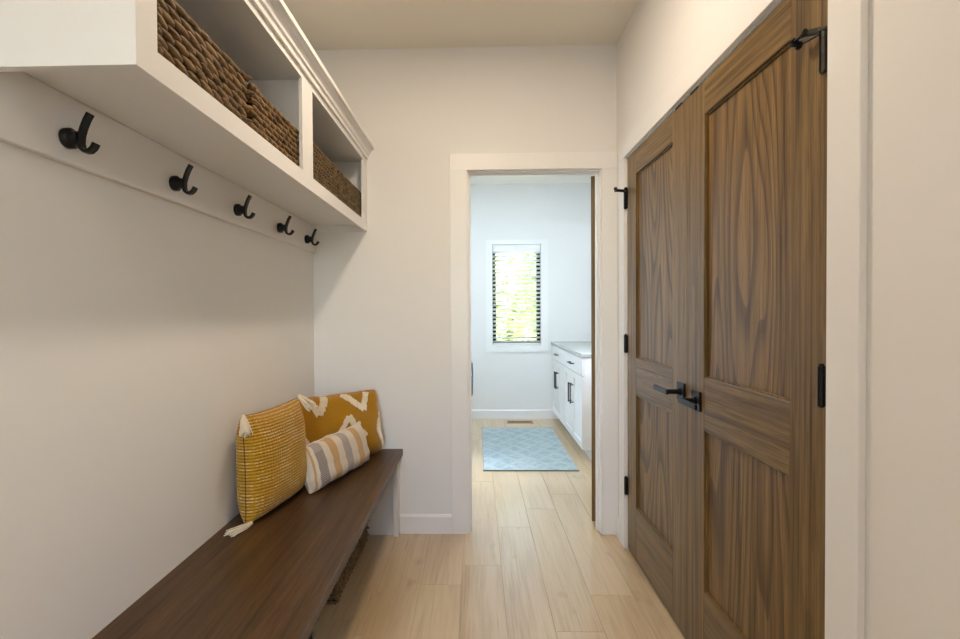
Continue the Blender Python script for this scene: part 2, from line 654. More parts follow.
def hinge(par, y, z, stop, s):
    """knuckled hinge barrel at the jamb; s = direction from the jamb to the door along y"""
    h = nbm()
    bx(h, XR - 0.0035, XR - 0.0003, *sorted((y, y + s * 0.014)), z - 0.045, z + 0.045)
    bx(h, XR - CT - 0.0015, XR - 0.0003, *sorted((y - s * 0.0035, y - s * 0.0005)), z - 0.045, z + 0.045)
    h = obj('hinge', h, M_black, par)
    bm = nbm()
    prof = []
    r = 0.0075
    for k in range(5):
        a = -0.045 + k * 0.018
        prof += [(r * 0.86, a), (r, a + 0.0012), (r, a + 0.0168), (r * 0.86, a + 0.018)]
    lathe(bm, (XR - 0.009, y, z), (0, 0, 1), [(0, -0.049), (0.005, -0.048), (0.006, -0.045)] + prof + [(0.006, 0.046), (0.005, 0.051), (0, 0.052)], 14)
    obj('knuckle', bm, M_bronze if stop == 2 else M_black, h, smooth=True)
    if stop:
        # hinge-pin door stop: bent arm, threaded rod and two bumpers
        zz = z + 0.0475
        px = XR - 0.009
        bm = nbm()
        lathe(bm, (px, y, zz - 0.003), (0, 0, 1), [(0.0025, 0), (0.011, 0), (0.011, 0.006), (0.0025, 0.006)], 14)
        e1 = Vector((px - 0.055, y + s * 0.012, zz)) if stop == 1 else Vector((px - 0.030, y + s * 0.026, zz + 0.004))
        e2 = Vector((px - 0.012, y + s * 0.036, zz)) if stop == 1 else Vector((px - 0.014, y + s * 0.060, zz))
        strap(bm, [(px - 0.004, y, zz), e1], 0.013, 0.006, (0, 0, 1))
        strap(bm, [(px, y + s * 0.004, zz), e2], 0.010, 0.006, (0, 0, 1))
        a = obj('stop_arm', bm, M_bronze if stop == 2 else M_black, h, smooth=True)
        bm = nbm()
        q = e1
        d = Vector((-0.25 if stop == 1 else 0.12, s * 1.0, 0)).normalized()
        tube(bm, [q - d * 0.012, q + d * 0.030], 0.0035, 8)
        lathe(bm, q + d * 0.028, d, [(0, 0), (0.0085, 0.001), (0.0095, 0.008), (0.007, 0.014), (0, 0.015)], 14)
        lathe(bm, q - d * 0.016, d, [(0, 0), (0.006, 0.0), (0.006, 0.006), (0, 0.006)], 6)
        obj('bumper', bm, M_black, a, smooth=True)
        bm = nbm()
        q = e2
        lathe(bm, q, Vector((0.35, s, 0)), [(0, 0), (0.0085, 0.001), (0.009, 0.009), (0, 0.011)], 14)
        obj('bumper', bm, M_black, a, smooth=True)


DS = 0.035  # slab thickness


def closet_door(name, y0, y1, hinge_hi, label):
    """two-panel door in the plane x=XR; hinge_hi: hinge at y1"""
    d = thing(name, (XR + DS / 2, (y0 + y1) / 2, 0.012), label, 'door', kind='structure')
    z0, z1 = 0.012, 2.043
    st = 0.140
    f0, f1 = XR, XR + DS
    e = 0.0012
    obj('stile', box(f0, f1, y0, y0 + st, z0, z1, e), M_doorz, d)
    obj('stile', box(f0, f1, y1 - st, y1, z0, z1, e), M_doorz, d)
    a, b = y0 + st, y1 - st
    for r0, r1 in ((z0, 0.275), (0.838, 1.024), (1.928, z1)):
        obj('rail', box(f0 + 0.0002, f1, a, b, r0, r1, e), M_doory, d)
    for r0, r1 in ((0.275, 0.838), (1.024, 1.928)):
        p = obj('panel', box(f0 + 0.013, f1 - 0.009, a, b, r0, r1), M_panel, d)
        # small bead around the panel
        bm = nbm()
        w = 0.006
        bx(bm, f0 + 0.008, f0 + 0.0132, a, a + w, r0, r1)
        bx(bm, f0 + 0.008, f0 + 0.0132, b - w, b, r0, r1)
        bx(bm, f0 + 0.008, f0 + 0.0132, a + w, b - w, r0, r0 + w)
        bx(bm, f0 + 0.008, f0 + 0.0132, a + w, b - w, r1 - w, r1)
        obj('bead', bm, M_doorz, p)
    hy = y1 + 0.003 if hinge_hi else y0 + 0.012
    s = -1 if hinge_hi else 1
    for k, z in enumerate((0.338, 1.084, 1.832)):
        hinge(d, hy, z, (1 if hinge_hi else 2) if k == 2 else 0, s)
    ly = y0 + 0.042 if hinge_hi else y1 - 0.090
    lever_handle(d, ly, 0.945 if hinge_hi else 0.935, 1 if hinge_hi else -1)
    cyy = y0 + 0.075 if hinge_hi else y1 - 0.06
    obj('ball_catch', box(XR - 0.003, XR + 0.02, cyy - 0.03, cyy + 0.03, z1 - 0.0015, z1 + 0.003), M_black, d)
    return d


closet_door('door_1', 1.888, 2.627, True, 'dark stained oak closet door hinged by the room corner')
closet_door('door_2', 1.132, 1.886, False, 'dark stained oak closet door hinged beside the plain white wall')

# open laundry door, swung into the laundry past square
d3 = thing('door_3', (OX1 - 0.022, YB2 + 0.012, 0.02), 'dark laundry door standing open, seen on its edge', 'door', kind='structure')
ang = R(72)
ax = Vector((math.cos(ang), math.sin(ang), 0))       # along the door leaf
nx = Vector((-math.sin(ang), math.cos(ang), 0))
hp = Vector((OX1 - 0.027, YB2 + 0.008, 0))


def leaf(bm, a0, a1, n0, n1, z0, z1):
    vs = bx(bm, a0, a1, n0, n1, z0, z1)
    for v in vs:
        c = v.co.copy()
        v.co = hp + ax * c.x - nx * c.y + Vector((0, 0, c.z))


def leafbox(*a):
    bm = nbm()
    leaf(bm, *a)
    return bm


LW = 0.74
obj('stile', leafbox(0, 0.11, 0, DS, 0.02, 2.04), M_doorz, d3)
obj('stile', leafbox(LW - 0.11, LW, 0, DS, 0.02, 2.04), M_doorz, d3)
for r0, r1 in ((0.02, 0.27), (0.84, 1.02), (1.93, 2.04)):
    obj('rail', leafbox(0.11, LW - 0.11, 0, DS, r0, r1), M_doorz, d3)
for r0, r1 in ((0.27, 0.84), (1.02, 1.93)):
    obj('panel', leafbox(0.11, LW - 0.11, 0.011, DS - 0.011, r0, r1), M_panel, d3)

# ------------------------------------------------------------------ wall cubby shelf
SX = -0.619
S0, S1 = 0.904, YB - 0.001
sh = thing('cubby_shelf', ((XL + SX) / 2, (S0 + S1) / 2, 1.712), 'white wall-mounted cubby shelf with crown moulding above the hooks', 'shelf')
ZB0, ZB1 = 1.747, 1.764      # bottom board (recessed above the lip)
WI = XL + 0.001
fx = SX - 0.012
obj('end_panel', box(WI, fx, S0, S0 + 0.019, 1.712, 2.16), M_cab, sh)
obj('end_panel', box(WI, fx, S1 - 0.019, S1, 1.712, 2.16), M_cab, sh)
obj('bottom_board', box(WI, fx, S0 + 0.019, S1 - 0.019, ZB0, ZB1), M_cab, sh)
obj('top_board', box(WI, fx, S0 + 0.019, S1 - 0.019, 2.10, 2.118), M_cab, sh)
obj('back_board', box(WI, WI + 0.008, S0 + 0.019, S1 - 0.019, ZB1, 2.10), M_cab, sh)
obj('divider', box(WI + 0.008, fx, 1.808, 1.826, ZB1, 2.10), M_cab, sh)
ZR0, ZR1, ZT0, ZT1 = 1.712, 1.766, 2.094, 2.17
OA, OB, OC, OD = 0.966, 1.777, 1.890, 2.732
obj('stile', box(fx, SX, S0, OA, ZR1, ZT0), M_cab, sh)
obj('stile', box(fx, SX, OB, OC, ZR1, ZT0), M_cab, sh)
obj('stile', box(fx, SX, OD, S1, ZR1, ZT0), M_cab, sh)
obj('rail', box(fx, SX, S0, S1, ZR0, ZR1), M_cab, sh)
obj('rail', box(fx, SX, S0, S1, ZT0, ZT1), M_cab, sh)
bm = nbm()
extrude_y(bm, [(SX + 0.0003, 2.118), (SX + 0.010, 2.118), (SX + 0.010, 2.134), (SX + 0.017, 2.140), (SX + 0.019, 2.150), (SX + 0.024, 2.160),
               (SX + 0.034, 2.170), (SX + 0.044, 2.174), (SX + 0.044, 2.192), (SX + 0.0003, 2.192)], S0 - 0.02, S1)
obj('crown_moulding', bm, M_cab, sh)
obj('cap_board', box(WI, SX, S0, S1, 2.1702, 2.192), M_cab, sh)

# ------------------------------------------------------------------ hook rail with hooks
BX0, BX1 = XL + 0.0005, -0.912
hr = thing('coat_rail', (BX0, 1.86, 1.596), 'long white board with five black coat hooks under the shelf', 'coat rack')
obj('backboard', box(BX0, BX1, S0 + 0.0195, S1, 1.596, 1.7465, 0.002), M_cab, hr)


def coat_hook(y, z):
    bm = nbm()
    # J-shaped strap, upper prong leaning out, lower prong curling forward
    pts = [(0.056, 0.050), (0.047, 0.034), (0.040, 0.017), (0.035, 0.0), (0.034, -0.015), (0.037, -0.027), (0.045, -0.034), (0.055, -0.033), (0.063, -0.026), (0.068, -0.016)]
    sm = []
    for (x0, z0), (x1, z1) in zip(pts, pts[1:]):
        sm += [(x0, z0), ((x0 + x1) / 2, (z0 + z1) / 2)]
    sm.append(pts[-1])
    strap(bm, [(BX1 + x, y, z + q) for x, q in sm], 0.017, 0.0085, (0, 1, 0))
    bmesh.ops.bevel(bm, geom=bm.edges[:], offset=0.0008, segments=1, affect='EDGES')
    h = obj('coat_hook', bm, M_black, hr, smooth=True)
    bm = nbm()
    lathe(bm, (BX1, y, z - 0.004), (1, 0, 0), [(0, 0), (0.021, 0), (0.0225, 0.002), (0.0225, 0.014), (0.020, 0.017), (0.016, 0.020), (0.0145, 0.033), (0, 0.034)], 24)
    obj('base_plate', bm, M_black, h, smooth=True)


for y in (1.096, 1.487, 1.879, 2.285, 2.650):
    coat_hook(y, 1.652)

# ------------------------------------------------------------------ woven baskets
def straw_mat(name, c):
    M = Mat(name)
    fib = M.noise(M.objco((60, 60, 420)), 1.0, 3, 0.6)
    big = M.noise(M.objco((26, 26, 40)), 1.0, 2, 0.5)
    f = M.math('ADD', M.math('MULTIPLY', fib, 0.5), M.math('MULTIPLY', big, 0.5))
    M.set(M.ramp(f, c), 0.62)
    M.bump(fib, 0.35, 0.003)
    return M.m


M_straw = straw_mat('woven_seagrass', [(0.32, srgb(56, 40, 20)), (0.48, srgb(112, 84, 48)), (0.68, srgb(160, 128, 82))])
M_straw2 = straw_mat('woven_seagrass_fine', [(0.32, srgb(52, 40, 22)), (0.48, srgb(104, 82, 50)), (0.68, srgb(150, 126, 84))])
M_gap_shade = plain('basket_gap_shade', srgb(34, 22, 12), 0.9)  # near-black colour paints the shade in the weave gaps
SPH = []
for i in range(1, 4):
    th = math.pi * i / 4
    SPH.append([(math.sin(th) * math.cos(2 * math.pi * k / 6), math.sin(th) * math.sin(2 * math.pi * k / 6), math.cos(th)) for k in range(6)])


def lump(bm, c, along, upv, out, l, h, t, tilt):
    """fat spindle of straw"""
    a2 = along * math.cos(tilt) + upv * math.sin(tilt)
    u2 = upv * math.cos(tilt) - along * math.sin(tilt)
    top = bm.verts.new(c + a2 * l)
    bot = bm.verts.new(c - a2 * l)
    rs = [[bm.verts.new(c + a2 * (p[2] * l) + u2 * (p[0] * h) + out * (p[1] * t)) for p in ring] for ring in SPH]
    for k in range(6):
        k2 = (k + 1) % 6
        bm.faces.new((top, rs[0][k], rs[0][k2]))
        bm.faces.new((bot, rs[2][k2], rs[2][k]))
        for a, b in ((0, 1), (1, 2)):
            bm.faces.new((rs[a][k], rs[b][k], rs[b][k2], rs[a][k2]))


def basket(x0, x1, y0, y1, z0, z1, rowh, ll, mat, label, group):
    b = thing('woven_basket', ((x0 + x1) / 2, (y0 + y1) / 2, z0), label, 'basket', group)
    k = 0.010
    # inner core: open box, dark to paint shade behind the weave
    bm = nbm()
    w = 0.006
    zt = z1 - 0.006
    bx(bm, x0 + k, x1 - k, y0 + k, y1 - k, z0 + 0.001, z0 + 0.012)
    bx(bm, x0 + k, x0 + k + w, y0 + k, y1 - k, z0 + 0.012, zt)
    bx(bm, x1 - k - w, x1 - k, y0 + k, y1 - k, z0 + 0.012, zt)
    bx(bm, x0 + k + w, x1 - k - w, y0 + k, y0 + k + w, z0 + 0.012, zt)
    bx(bm, x0 + k + w, x1 - k - w, y1 - k - w, y1 - k, z0 + 0.012, zt)
    obj('basket_wall', bm, M_gap_shade, b, fixn=False)
    n = max(3, round((z1 - z0) / rowh))
    rh = (z1 - z0) / n
    sides = [(Vector((x1 - k, y0 + k, 0)), Vector((x1 - k, y1 - k, 0)), Vector((1, 0, 0))),
             (Vector((x0 + k, y0 + k, 0)), Vector((x1 - k, y0 + k, 0)), Vector((0, -1, 0))),
             (Vector((x0 + k, y1 - k, 0)), Vector((x1 - k, y1 - k, 0)), Vector((0, 1, 0))),
             (Vector((x0 + k, y0 + k, 0)), Vector((x0 + k, y1 - k, 0)), Vector((-1, 0, 0)))]
    for r in range(n):
        bm = nbm()
        zc = z0 + (r + 0.5) * rh
        rim = r == n - 1
        for p, q, out in sides:
            L = (q - p).length
            al = (q - p).normalized()
            m = max(3, round(L / ll))
            st = L / m
            for j in range(m + (r % 2)):
                pos = min(max((j + 0.5 - 0.5 * (r % 2)) * st, 0.007), L - 0.007)
                c = p + al * pos + Vector((0, 0, zc + random.uniform(-1, 1) * rh * 0.10)) + out * random.uniform(-0.001, 0.0015)
                f = random.uniform(0.85, 1.12)
                lump(bm, c, al, Vector((0, 0, 1)), out, min(st * 0.66 * f, L / 3), rh * 0.45 * f, 0.0085, (-0.22 if not rim else -0.12) + random.uniform(-0.10, 0.10))
        obj('woven_rim' if rim else 'woven_row', bm, mat, b, smooth='all')
    return b


G1 = 'woven baskets in the cubby shelf'
BF, BB = -0.634, -0.912
basket(BB, BF, 0.974, 1.398, ZB1, 1.925, 0.0205, 0.052, M_straw, 'coarse woven basket at the open end of the cubby shelf', G1)
basket(BB, BF, 1.424, 1.797, ZB1, 1.915, 0.0195, 0.038, M_straw, 'woven basket against the middle divider, sharing a cubby with a coarser one', G1)
basket(BB, BF, 1.840, 2.296, ZB1, 1.925, 0.0165, 0.030, M_straw2, 'finely woven basket behind the wide stile, in the cubby by the doorway wall', G1)
basket(BB, BF, 2.310, 2.780, ZB1, 1.922, 0.0165, 0.030, M_straw2, 'finely woven basket at the cubby end touching the doorway wall', G1)
basket(-0.915, -0.606, 2.106, 2.735, 0, 0.27, 0.021, 0.034, M_straw2, 'dark woven basket on the floor under the bench', 'basket under the bench')

# ------------------------------------------------------------------ bench
BXF, BZ = -0.4274, 0.480
S0B = 0.90
be = thing('entry_bench', ((XL + BXF) / 2, 1.86, 0), 'long dark brown wooden bench along the white wall', 'bench')
obj('seat_board', box(XL + 0.0005, BXF, S0B, YB - 0.0005, BZ - 0.034, BZ, 0.0018, 2), M_bench, be)
obj('end_panel', box(XL + 0.016, -0.478, 2.787, YB - 0.0005, 0.001, BZ - 0.034), M_cab, be)
obj('end_stile', box(-0.478, -0.448, 2.764, YB - 0.0005, 0.001, BZ - 0.034, 0.001), M_cab, be)
for xx in (-0.4345, -0.86):
    bm = nbm()
    zt, w = BZ - 0.034, 0.006
    bx(bm, xx - w, xx + w, 0.95, 1.315, zt - 0.008, zt)
    bx(bm, xx - w, xx + w, 0.97, 1.275, 0.001, 0.009)
    bx(bm, xx - w, xx + w, 1.262, 1.275, 0.009, zt - 0.008)
    bx(bm, xx - w, xx + w, 0.97, 0.983, 0.009, zt - 0.008)
    obj('leg', bm, M_black, be, fixn=False)

# ------------------------------------------------------------------ pillows
def fabric(name, colfn, rough=0.9):
    M = Mat(name)
    uv = M.n('ShaderNodeUVMap')
    sep = M.n('ShaderNodeSeparateXYZ')
    M.l(uv.outputs[0], sep.inputs[0])
    col, h = colfn(M, uv.outputs[0], sep.outputs[0], sep.outputs[1])
    M.set(col, rough, spec=0.2)
    M.b.inputs['Sheen Weight'].default_value = 0.25
    M.b.inputs['Sheen Roughness'].default_value = 0.5
    if h is not None:
        M.bump(h, 0.5, 0.004)
    return M.m


def tri_wave(M, x, n):
    return M.math('ABSOLUTE', M.math('SUBTRACT', M.math('MULTIPLY', M.math('FRACT', M.math('MULTIPLY', x, n)), 2.0), 1.0))


def knit_col(M, uv, u, v):
    mp = M.n('ShaderNodeMapping')
    mp.inputs['Scale'].default_value = (38, 68, 1)
    M.l(uv, mp.inputs[0])
    dash = M.noise(mp.outputs[0], 1.0, 2, 0.6)
    mp2 = M.n('ShaderNodeMapping')
    mp2.inputs['Scale'].default_value = (4, 7, 1)
    M.l(uv, mp2.inputs[0])
    patch = M.noise(mp2.outputs[0], 1.0, 2, 0.5)
    row = tri_wave(M, v, 34)
    st = tri_wave(M, u, 30)
    line = M.math('GREATER_THAN', row, 0.66)
    seg = M.math('GREATER_THAN', M.math('ADD', M.math('ADD', dash, M.math('MULTIPLY', patch, 0.9)), M.math('MULTIPLY', st, 0.12)), 1.09)
    fac = M.math('MULTIPLY', M.math('MULTIPLY', line, seg), M.math('GREATER_THAN', st, 0.22))
    gold = M.ramp(M.math('ADD', M.math('MULTIPLY', row, 0.5), M.math('MULTIPLY', dash, 0.5)), [(0.15, srgb(120, 82, 12)), (0.45, srgb(188, 140, 32)), (0.8, srgb(210, 162, 50))])
    col = M.mix(M.math('MULTIPLY', fac, 0.75), gold, srgb(240, 218, 170))
    dk = M.math('MULTIPLY', M.math('LESS_THAN', row, 0.16), M.math('GREATER_THAN', st, 0.45))  # groove colour darkened to paint the shading between knit ribs
    col = M.mix(M.math('MULTIPLY', dk, 0.55), col, srgb(84, 54, 10))
    return col, M.math('ADD', row, M.math('MULTIPLY', st, 0.5))


def stripe_col(M, uv, u, v):
    mp = M.n('ShaderNodeMapping')
    mp.inputs['Scale'].default_value = (150, 60, 1)
    M.l(uv, mp.inputs[0])
    w = M.noise(mp.outputs[0], 1.0, 2, 0.6)
    cream, tan, grey = srgb(232, 220, 200), srgb(214, 172, 118), srgb(186, 174, 166)
    st = [(0.0, cream), (0.02, tan), (0.04, cream), (0.075, grey), (0.18, cream), (0.265, tan), (0.36, cream), (0.46, grey), (0.57, cream), (0.68, tan), (0.79, cream)]
    base = M.ramp(u, st, 'CONSTANT')
    # hatched dark threads on the first grey band
    diag = M.math('GREATER_THAN', tri_wave(M, M.math('ADD', M.math('MULTIPLY', u, 2.2), v), 22), 0.55)
    band = M.math('MULTIPLY', M.math('GREATER_THAN', u, 0.075), M.math('LESS_THAN', u, 0.18))
    side = M.math('LESS_THAN', v, 0.82)
    base = M.mix(M.math('MULTIPLY', M.math('MULTIPLY', diag, band), M.math('MULTIPLY', side, 0.62)), base, srgb(70, 62, 60))
    col = M.mix(M.math('MULTIPLY', w, 0.35), base, srgb(180, 160, 135), 'MULTIPLY')
    return col, w


def velvet_col(M, uv, u, v):
    mp = M.n('ShaderNodeMapping')
    mp.inputs['Scale'].default_value = (90, 70, 1)
    M.l(uv, mp.inputs[0])
    w = M.noise(mp.outputs[0], 1.0, 3, 0.6)
    return M.ramp(w, [(0.2, srgb(150, 104, 14)), (0.6, srgb(178, 128, 24)), (0.9, srgb(194, 142, 38))]), w


M_knit = fabric('mustard_knit', knit_col)
M_stripe = fabric('striped_linen', stripe_col)
M_velvet = fabric('mustard_cotton', velvet_col)
M_cream = plain('cream_yarn', srgb(238, 224, 198), 0.9, 0, 300, 0.12, 0.4)


class Pillow:
    def __init__(s, p0, p1, zb, W, H, Th, lean, pinch=0.05, seed=0, wr=0.006, rib=0, ribamp=0.0, pw=0.55, rc=0.05):
        p0, p1 = Vector((p0[0], p0[1], 0)), Vector((p1[0], p1[1], 0))
        s.d = (p1 - p0).normalized()
        s.n0 = Vector((s.d.y, -s.d.x, 0))
        s.up = Vector((0, 0, 1)) * math.cos(lean) - s.n0 * math.sin(lean)
        s.n = s.d.cross(s.up).normalized()
        s.c = (p0 + p1) / 2 + Vector((0, 0, zb)) + s.up * (H / 2)
        s.W, s.H, s.T = W, H, Th
        s.pinch, s.seed, s.wr, s.rib, s.ribamp, s.pw = pinch, seed, wr, rib, ribamp, pw
        s.ew = 0.3 if rib else 1.0
        s.rc = rc

    def P(s, u, v, side=1, lift=0.0):
        """u,v in [-1,1]"""
        x = u * s.W / 2 * (1 - s.pinch * (1 - v * v) * u * u)
        z = v * s.H / 2 * (1 - s.pinch * (1 - u * u) * v * v)
        rc = 1 - s.rc * (u * u * v * v) ** 2.5
        x, z = x * rc, z * rc
        e = max(0.0, (1 - abs(u) ** 3) * (1 - abs(v) ** 3))
        t = s.T / 2 * (e ** s.pw) * (1 - 0.10 * v)
        wob = mnoise.noise(Vector((u * 2.2 + s.seed, v * 2.2, side * 3.0))) * s.wr * (e ** 0.3)
        t += wob + (s.ribamp * math.cos(v * math.pi * s.rib) * (e ** 0.25) if s.rib else 0)
        x += mnoise.noise(Vector((v * 3.1, s.seed + 5.0, u))) * 0.006 * s.ew
        z += mnoise.noise(Vector((u * 3.1, s.seed + 9.0, v))) * 0.008 * s.ew
        return s.c + s.d * x + s.up * z + s.n * (side * (t + lift))

    def mesh(s, nu, nv):
        bm = nbm()
        uvl = bm.loops.layers.uv.new('UVMap')
        rows = {}
        for side in (1, -1):
            for i in range(nu + 1):
                for j in range(nv + 1):
                    u, v = -1 + 2 * i / nu, -1 + 2 * j / nv
                    edge = i in (0, nu) or j in (0, nv)
                    if edge and side == -1:
                        rows[(side, i, j)] = rows[(1, i, j)]
                        continue
                    if edge:
                        p = (s.P(u, v, 1) + s.P(u, v, -1)) / 2
                    else:
                        p = s.P(u, v, side)
                    rows[(side, i, j)] = bm.verts.new(p)
            for i in range(nu):
                for j in range(nv):
                    q = [(i, j), (i + 1, j), (i + 1, j + 1), (i, j + 1)]
                    if side == -1:
                        q = q[::-1]
                    f = bm.faces.new([rows[(side, a, b)] for a, b in q])
                    for lp, (a, b) in zip(f.loops, q):
                        lp[uvl].uv = (a / nu, b / nv)
        return bm

    def seam(s, rad, n=60):
        bm = nbm()
        pts = []
        for k in range(n):
            t = k / n * 4
            e = t % 1 * 2 - 1
            u, v = ((e, -1), (1, e), (-e, 1), (-1, -e))[int(t)]
            pts.append((s.P(u, v, 1) + s.P(u, v, -1)) / 2)
        tube(bm, pts + [pts[0]], rad, 6, cap=False)
        return bm


def tassel(par, p, d, length, n=30, spread=0.019, droop=0.0, rad=0.0019, head=0.008):
    bm = nbm()
    p = Vector(p)
    d = Vector(d).normalized()
    sv, uv_ = frame_of(d)
    for k in range(n):
        a = random.uniform(0, 2 * math.pi)
        r = math.sqrt(random.random())
        o0 = (sv * math.cos(a) + uv_ * math.sin(a)) * r
        L = length * random.uniform(0.85, 1.05)
        pts = []
        for m in range(6):
            t = m / 5
            w = Vector((random.uniform(-1, 1), random.uniform(-1, 1), random.uniform(-1, 1))) * 0.0015
            q = p + d * (L * t) + o0 * (0.004 + spread * t ** 0.7) + w
            q.z -= droop * t * t
            pts.append(q)
        for q in pts:
            q.z = max(q.z, BZ + rad + 0.0003)
        tube(bm, pts, rad, 5)
    lathe(bm, p - d * 0.004, d, [(0, 0), (head * 0.8, 0.002), (head, 0.010), (head * 0.7, 0.018), (0, 0.020)], 10)
    return obj('tassel', bm, M_cream, par, smooth='all')


# mustard knitted square pillow
p1 = Pillow((-0.848, 1.805), (-0.792, 2.170), BZ + 0.002, 0.395, 0.398, 0.165, R(1.5), 0.045, 3, 0.006, 34, 0.0014, pw=0.42, rc=0.0)
pk = thing('throw_pillow', (p1.c.x, p1.c.y, BZ), 'mustard knitted square pillow with cream stitching and corner tassels', 'pillow')
obj('cover', p1.mesh(72, 170), M_knit, pk, smooth='all')
M_seam = plain('dark_seam', srgb(92, 60, 14), 0.9)
obj('seam', p1.seam(0.0018), M_seam, pk, smooth='all')
tl, trr, bl, brr = (p1.P(a, b) for a, b in ((-1, 1), (1, 1), (-1, -1), (1, -1)))
tassel(pk, tl + Vector((0.012, -0.012, 0.006)), (0.28, -0.35, -0.9), 0.075)
tassel(pk, trr + Vector((0.010, -0.005, 0.012)), (0.75, -0.15, -0.62), 0.085)
tassel(pk, bl + Vector((0.022, 0.0, 0.009)), (-0.42, -0.9, -0.03), 0.100, spread=0.015)
tassel(pk, brr + Vector((0.0, 0.01, 0.012)), (-0.2, 0.6, -0.3), 0.05)

# mustard pillow with tufted chevrons, tucked into the corner
p2 = Pillow((-0.890, 2.375), (-0.527, 2.742), BZ + 0.006, 0.525, 0.348, 0.130, R(11), 0.03, 11, 0.014, pw=0.42)
pz = thing('throw_pillow', (p2.c.x, p2.c.y, BZ), 'mustard pillow with white tufted chevrons propped in the wall corner', 'pillow')
obj('cover', p2.mesh(60, 48), M_velvet, pz, smooth='all')
obj('seam', p2.seam(0.0028), M_velvet, pz, smooth='all')


def chevron(poly, wid, dens):
    bm = nbm()
    for (u0, v0), (u1, v1) in zip(poly, poly[1:]):
        L = math.hypot((u1 - u0) * p2.W / 2, (v1 - v0) * p2.H / 2)
        for k in range(int(L * dens)):
            t = random.random()
            a = random.uniform(-1, 1) * wid
            ln = math.hypot(u1 - u0, v1 - v0)
            u = u0 + (u1 - u0) * t - (v1 - v0) / ln * a / (p2.W / 2)
            v = v0 + (v1 - v0) * t + (u1 - u0) / ln * a / (p2.H / 2)
            if max(abs(u), abs(v)) > 0.992:
                continue
            c = p2.P(u, v, 1, 0.002)
            dd = Vector((random.uniform(-1, 1), random.uniform(-1, 1), random.uniform(-1, 1))).normalized()
            s1, s2 = frame_of(dd)
            lump(bm, c, dd, s1, s2, 0.0055, 0.0035, 0.0035, 0)
    return obj('tufted_chevron', bm, M_cream, pz, smooth='all')


chevron([(-0.66, 1.0), (-0.47, 0.46), (-0.27, 1.0)], 0.017, 2600)
chevron([(0.10, 0.97), (0.52, 0.42), (0.66, 0.94)], 0.017, 2600)
chevron([(-0.30, -0.6), (0.12, 0.28), (0.46, -0.40)], 0.014, 2600)
chevron([(0.99, 0.25), (0.84, -0.28), (0.99, -0.75)], 0.017, 2600)
chevron([(-0.98, 0.2), (-0.80, -0.3), (-0.6, -0.9)], 0.017, 2600)

# striped lumbar pillow in front
p3 = Pillow((-0.720, 2.098), (-0.574, 2.592), BZ + 0.004, 0.505, 0.200, 0.120, R(14), 0.03, 23, 0.006, pw=0.38, rc=0.02)
ps = thing('throw_pillow', (p3.c.x, p3.c.y, BZ), 'small cream lumbar pillow with tan and grey stripes', 'pillow')
obj('cover', p3.mesh(60, 32), M_stripe, ps, smooth='all')
obj('seam', p3.seam(0.003), M_cream, ps, smooth='all')
for a, b in ((-1, 1), (1, 1), (-1, -1), (1, -1)):
    q = p3.P(a, b)
    bm = nbm()
    q.z = max(q.z, BZ + 0.013)
    for k in range(60):
        dd = Vector((random.gauss(0, 1), random.gauss(0, 1), random.gauss(0, 1))).normalized()
        s1, s2 = frame_of(dd)
        c = q + dd * 0.006
        c.z = max(c.z, BZ + 0.006)
        lump(bm, c, dd, s1, s2, 0.005, 0.0022, 0.0022, 0)
    obj('pompom', bm, M_cream, ps, smooth='all')

# ------------------------------------------------------------------ laundry window, blind
w1 = thing('window_1', (0.46, YF + 0.08, WZ0), 'white cased laundry window with a dark sash', 'window', kind='structure')
cs = 0.078
obj('casing_side', box(WX0 - cs, WX0, YF - 0.016, YF, WZ0, WZ1), M_trim, w1)
obj('casing_side', box(WX1, WX1 + cs, YF - 0.016, YF, WZ0, WZ1), M_trim, w1)
obj('casing_head', box(WX0 - cs, WX1 + cs, YF - 0.016, YF, WZ1, WZ1 + 0.055), M_trim, w1)
obj('casing_sill', box(WX0 - cs, WX1 + cs, YF - 0.016, YF, WZ0 - 0.080, WZ0), M_trim, w1)
bm = nbm()
for a in ((WX0, WX0 + 0.044), (WX1 - 0.044, WX1)):
    bx(bm, a[0], a[1], YF + 0.07, YF + 0.115, WZ0, WZ1)
for a in ((WZ0, WZ0 + 0.05), (WZ1 - 0.05, WZ1)):
    bx(bm, WX0 + 0.044, WX1 - 0.044, YF + 0.07, YF + 0.115, a[0], a[1])
obj('sash', bm, M_black, w1, fixn=False)
obj('pane', box(WX0 + 0.044, WX1 - 0.044, YF + 0.09, YF + 0.096, WZ0 + 0.05, WZ1 - 0.05), M_glass, w1)
bl_ = thing('window_blind', (0.46, YF + 0.035, WZ0 + 0.003), 'white slatted blind hanging in the laundry window', 'blind')
obj('valance', box(WX0 + 0.004, WX1 - 0.004, YF + 0.004, YF + 0.062, WZ1 - 0.078, WZ1 - 0.001, 0.002), M_trim, bl_)
bm = box(WX0 + 0.006, WX1 - 0.006, -0.025, 0.025, -0.0015, 0.0015)
sl0 = obj('slat', bm, M_trim, bl_)
NS = 23
zs = [WZ0 + 0.042 + k * (1.948 - WZ0 - 0.042) / (NS - 1) - 0.004 for k in range(NS)]
for k, z in enumerate(zs):
    o = sl0 if k == 0 else sl0.copy()
    if k:
        COL.objects.link(o)
        o.parent = bl_
    o.location = Vector((0.46, YF + 0.034, z)) - WLOC[bl_]
    o.rotation_euler = (R(-24), 0, 0)
obj('bottom_rail', box(WX0 + 0.006, WX1 - 0.006, YF + 0.012, YF + 0.056, WZ0 + 0.004, WZ0 + 0.022, 0.002), M_trim, bl_)
for x in (WX0 + 0.085, WX1 - 0.085):
    bm = nbm()
    tube(bm, [(x, YF + 0.009, WZ0 + 0.02), (x, YF + 0.009, WZ1 - 0.07)], 0.0012, 6)
    obj('ladder_cord', bm, M_trim, bl_)

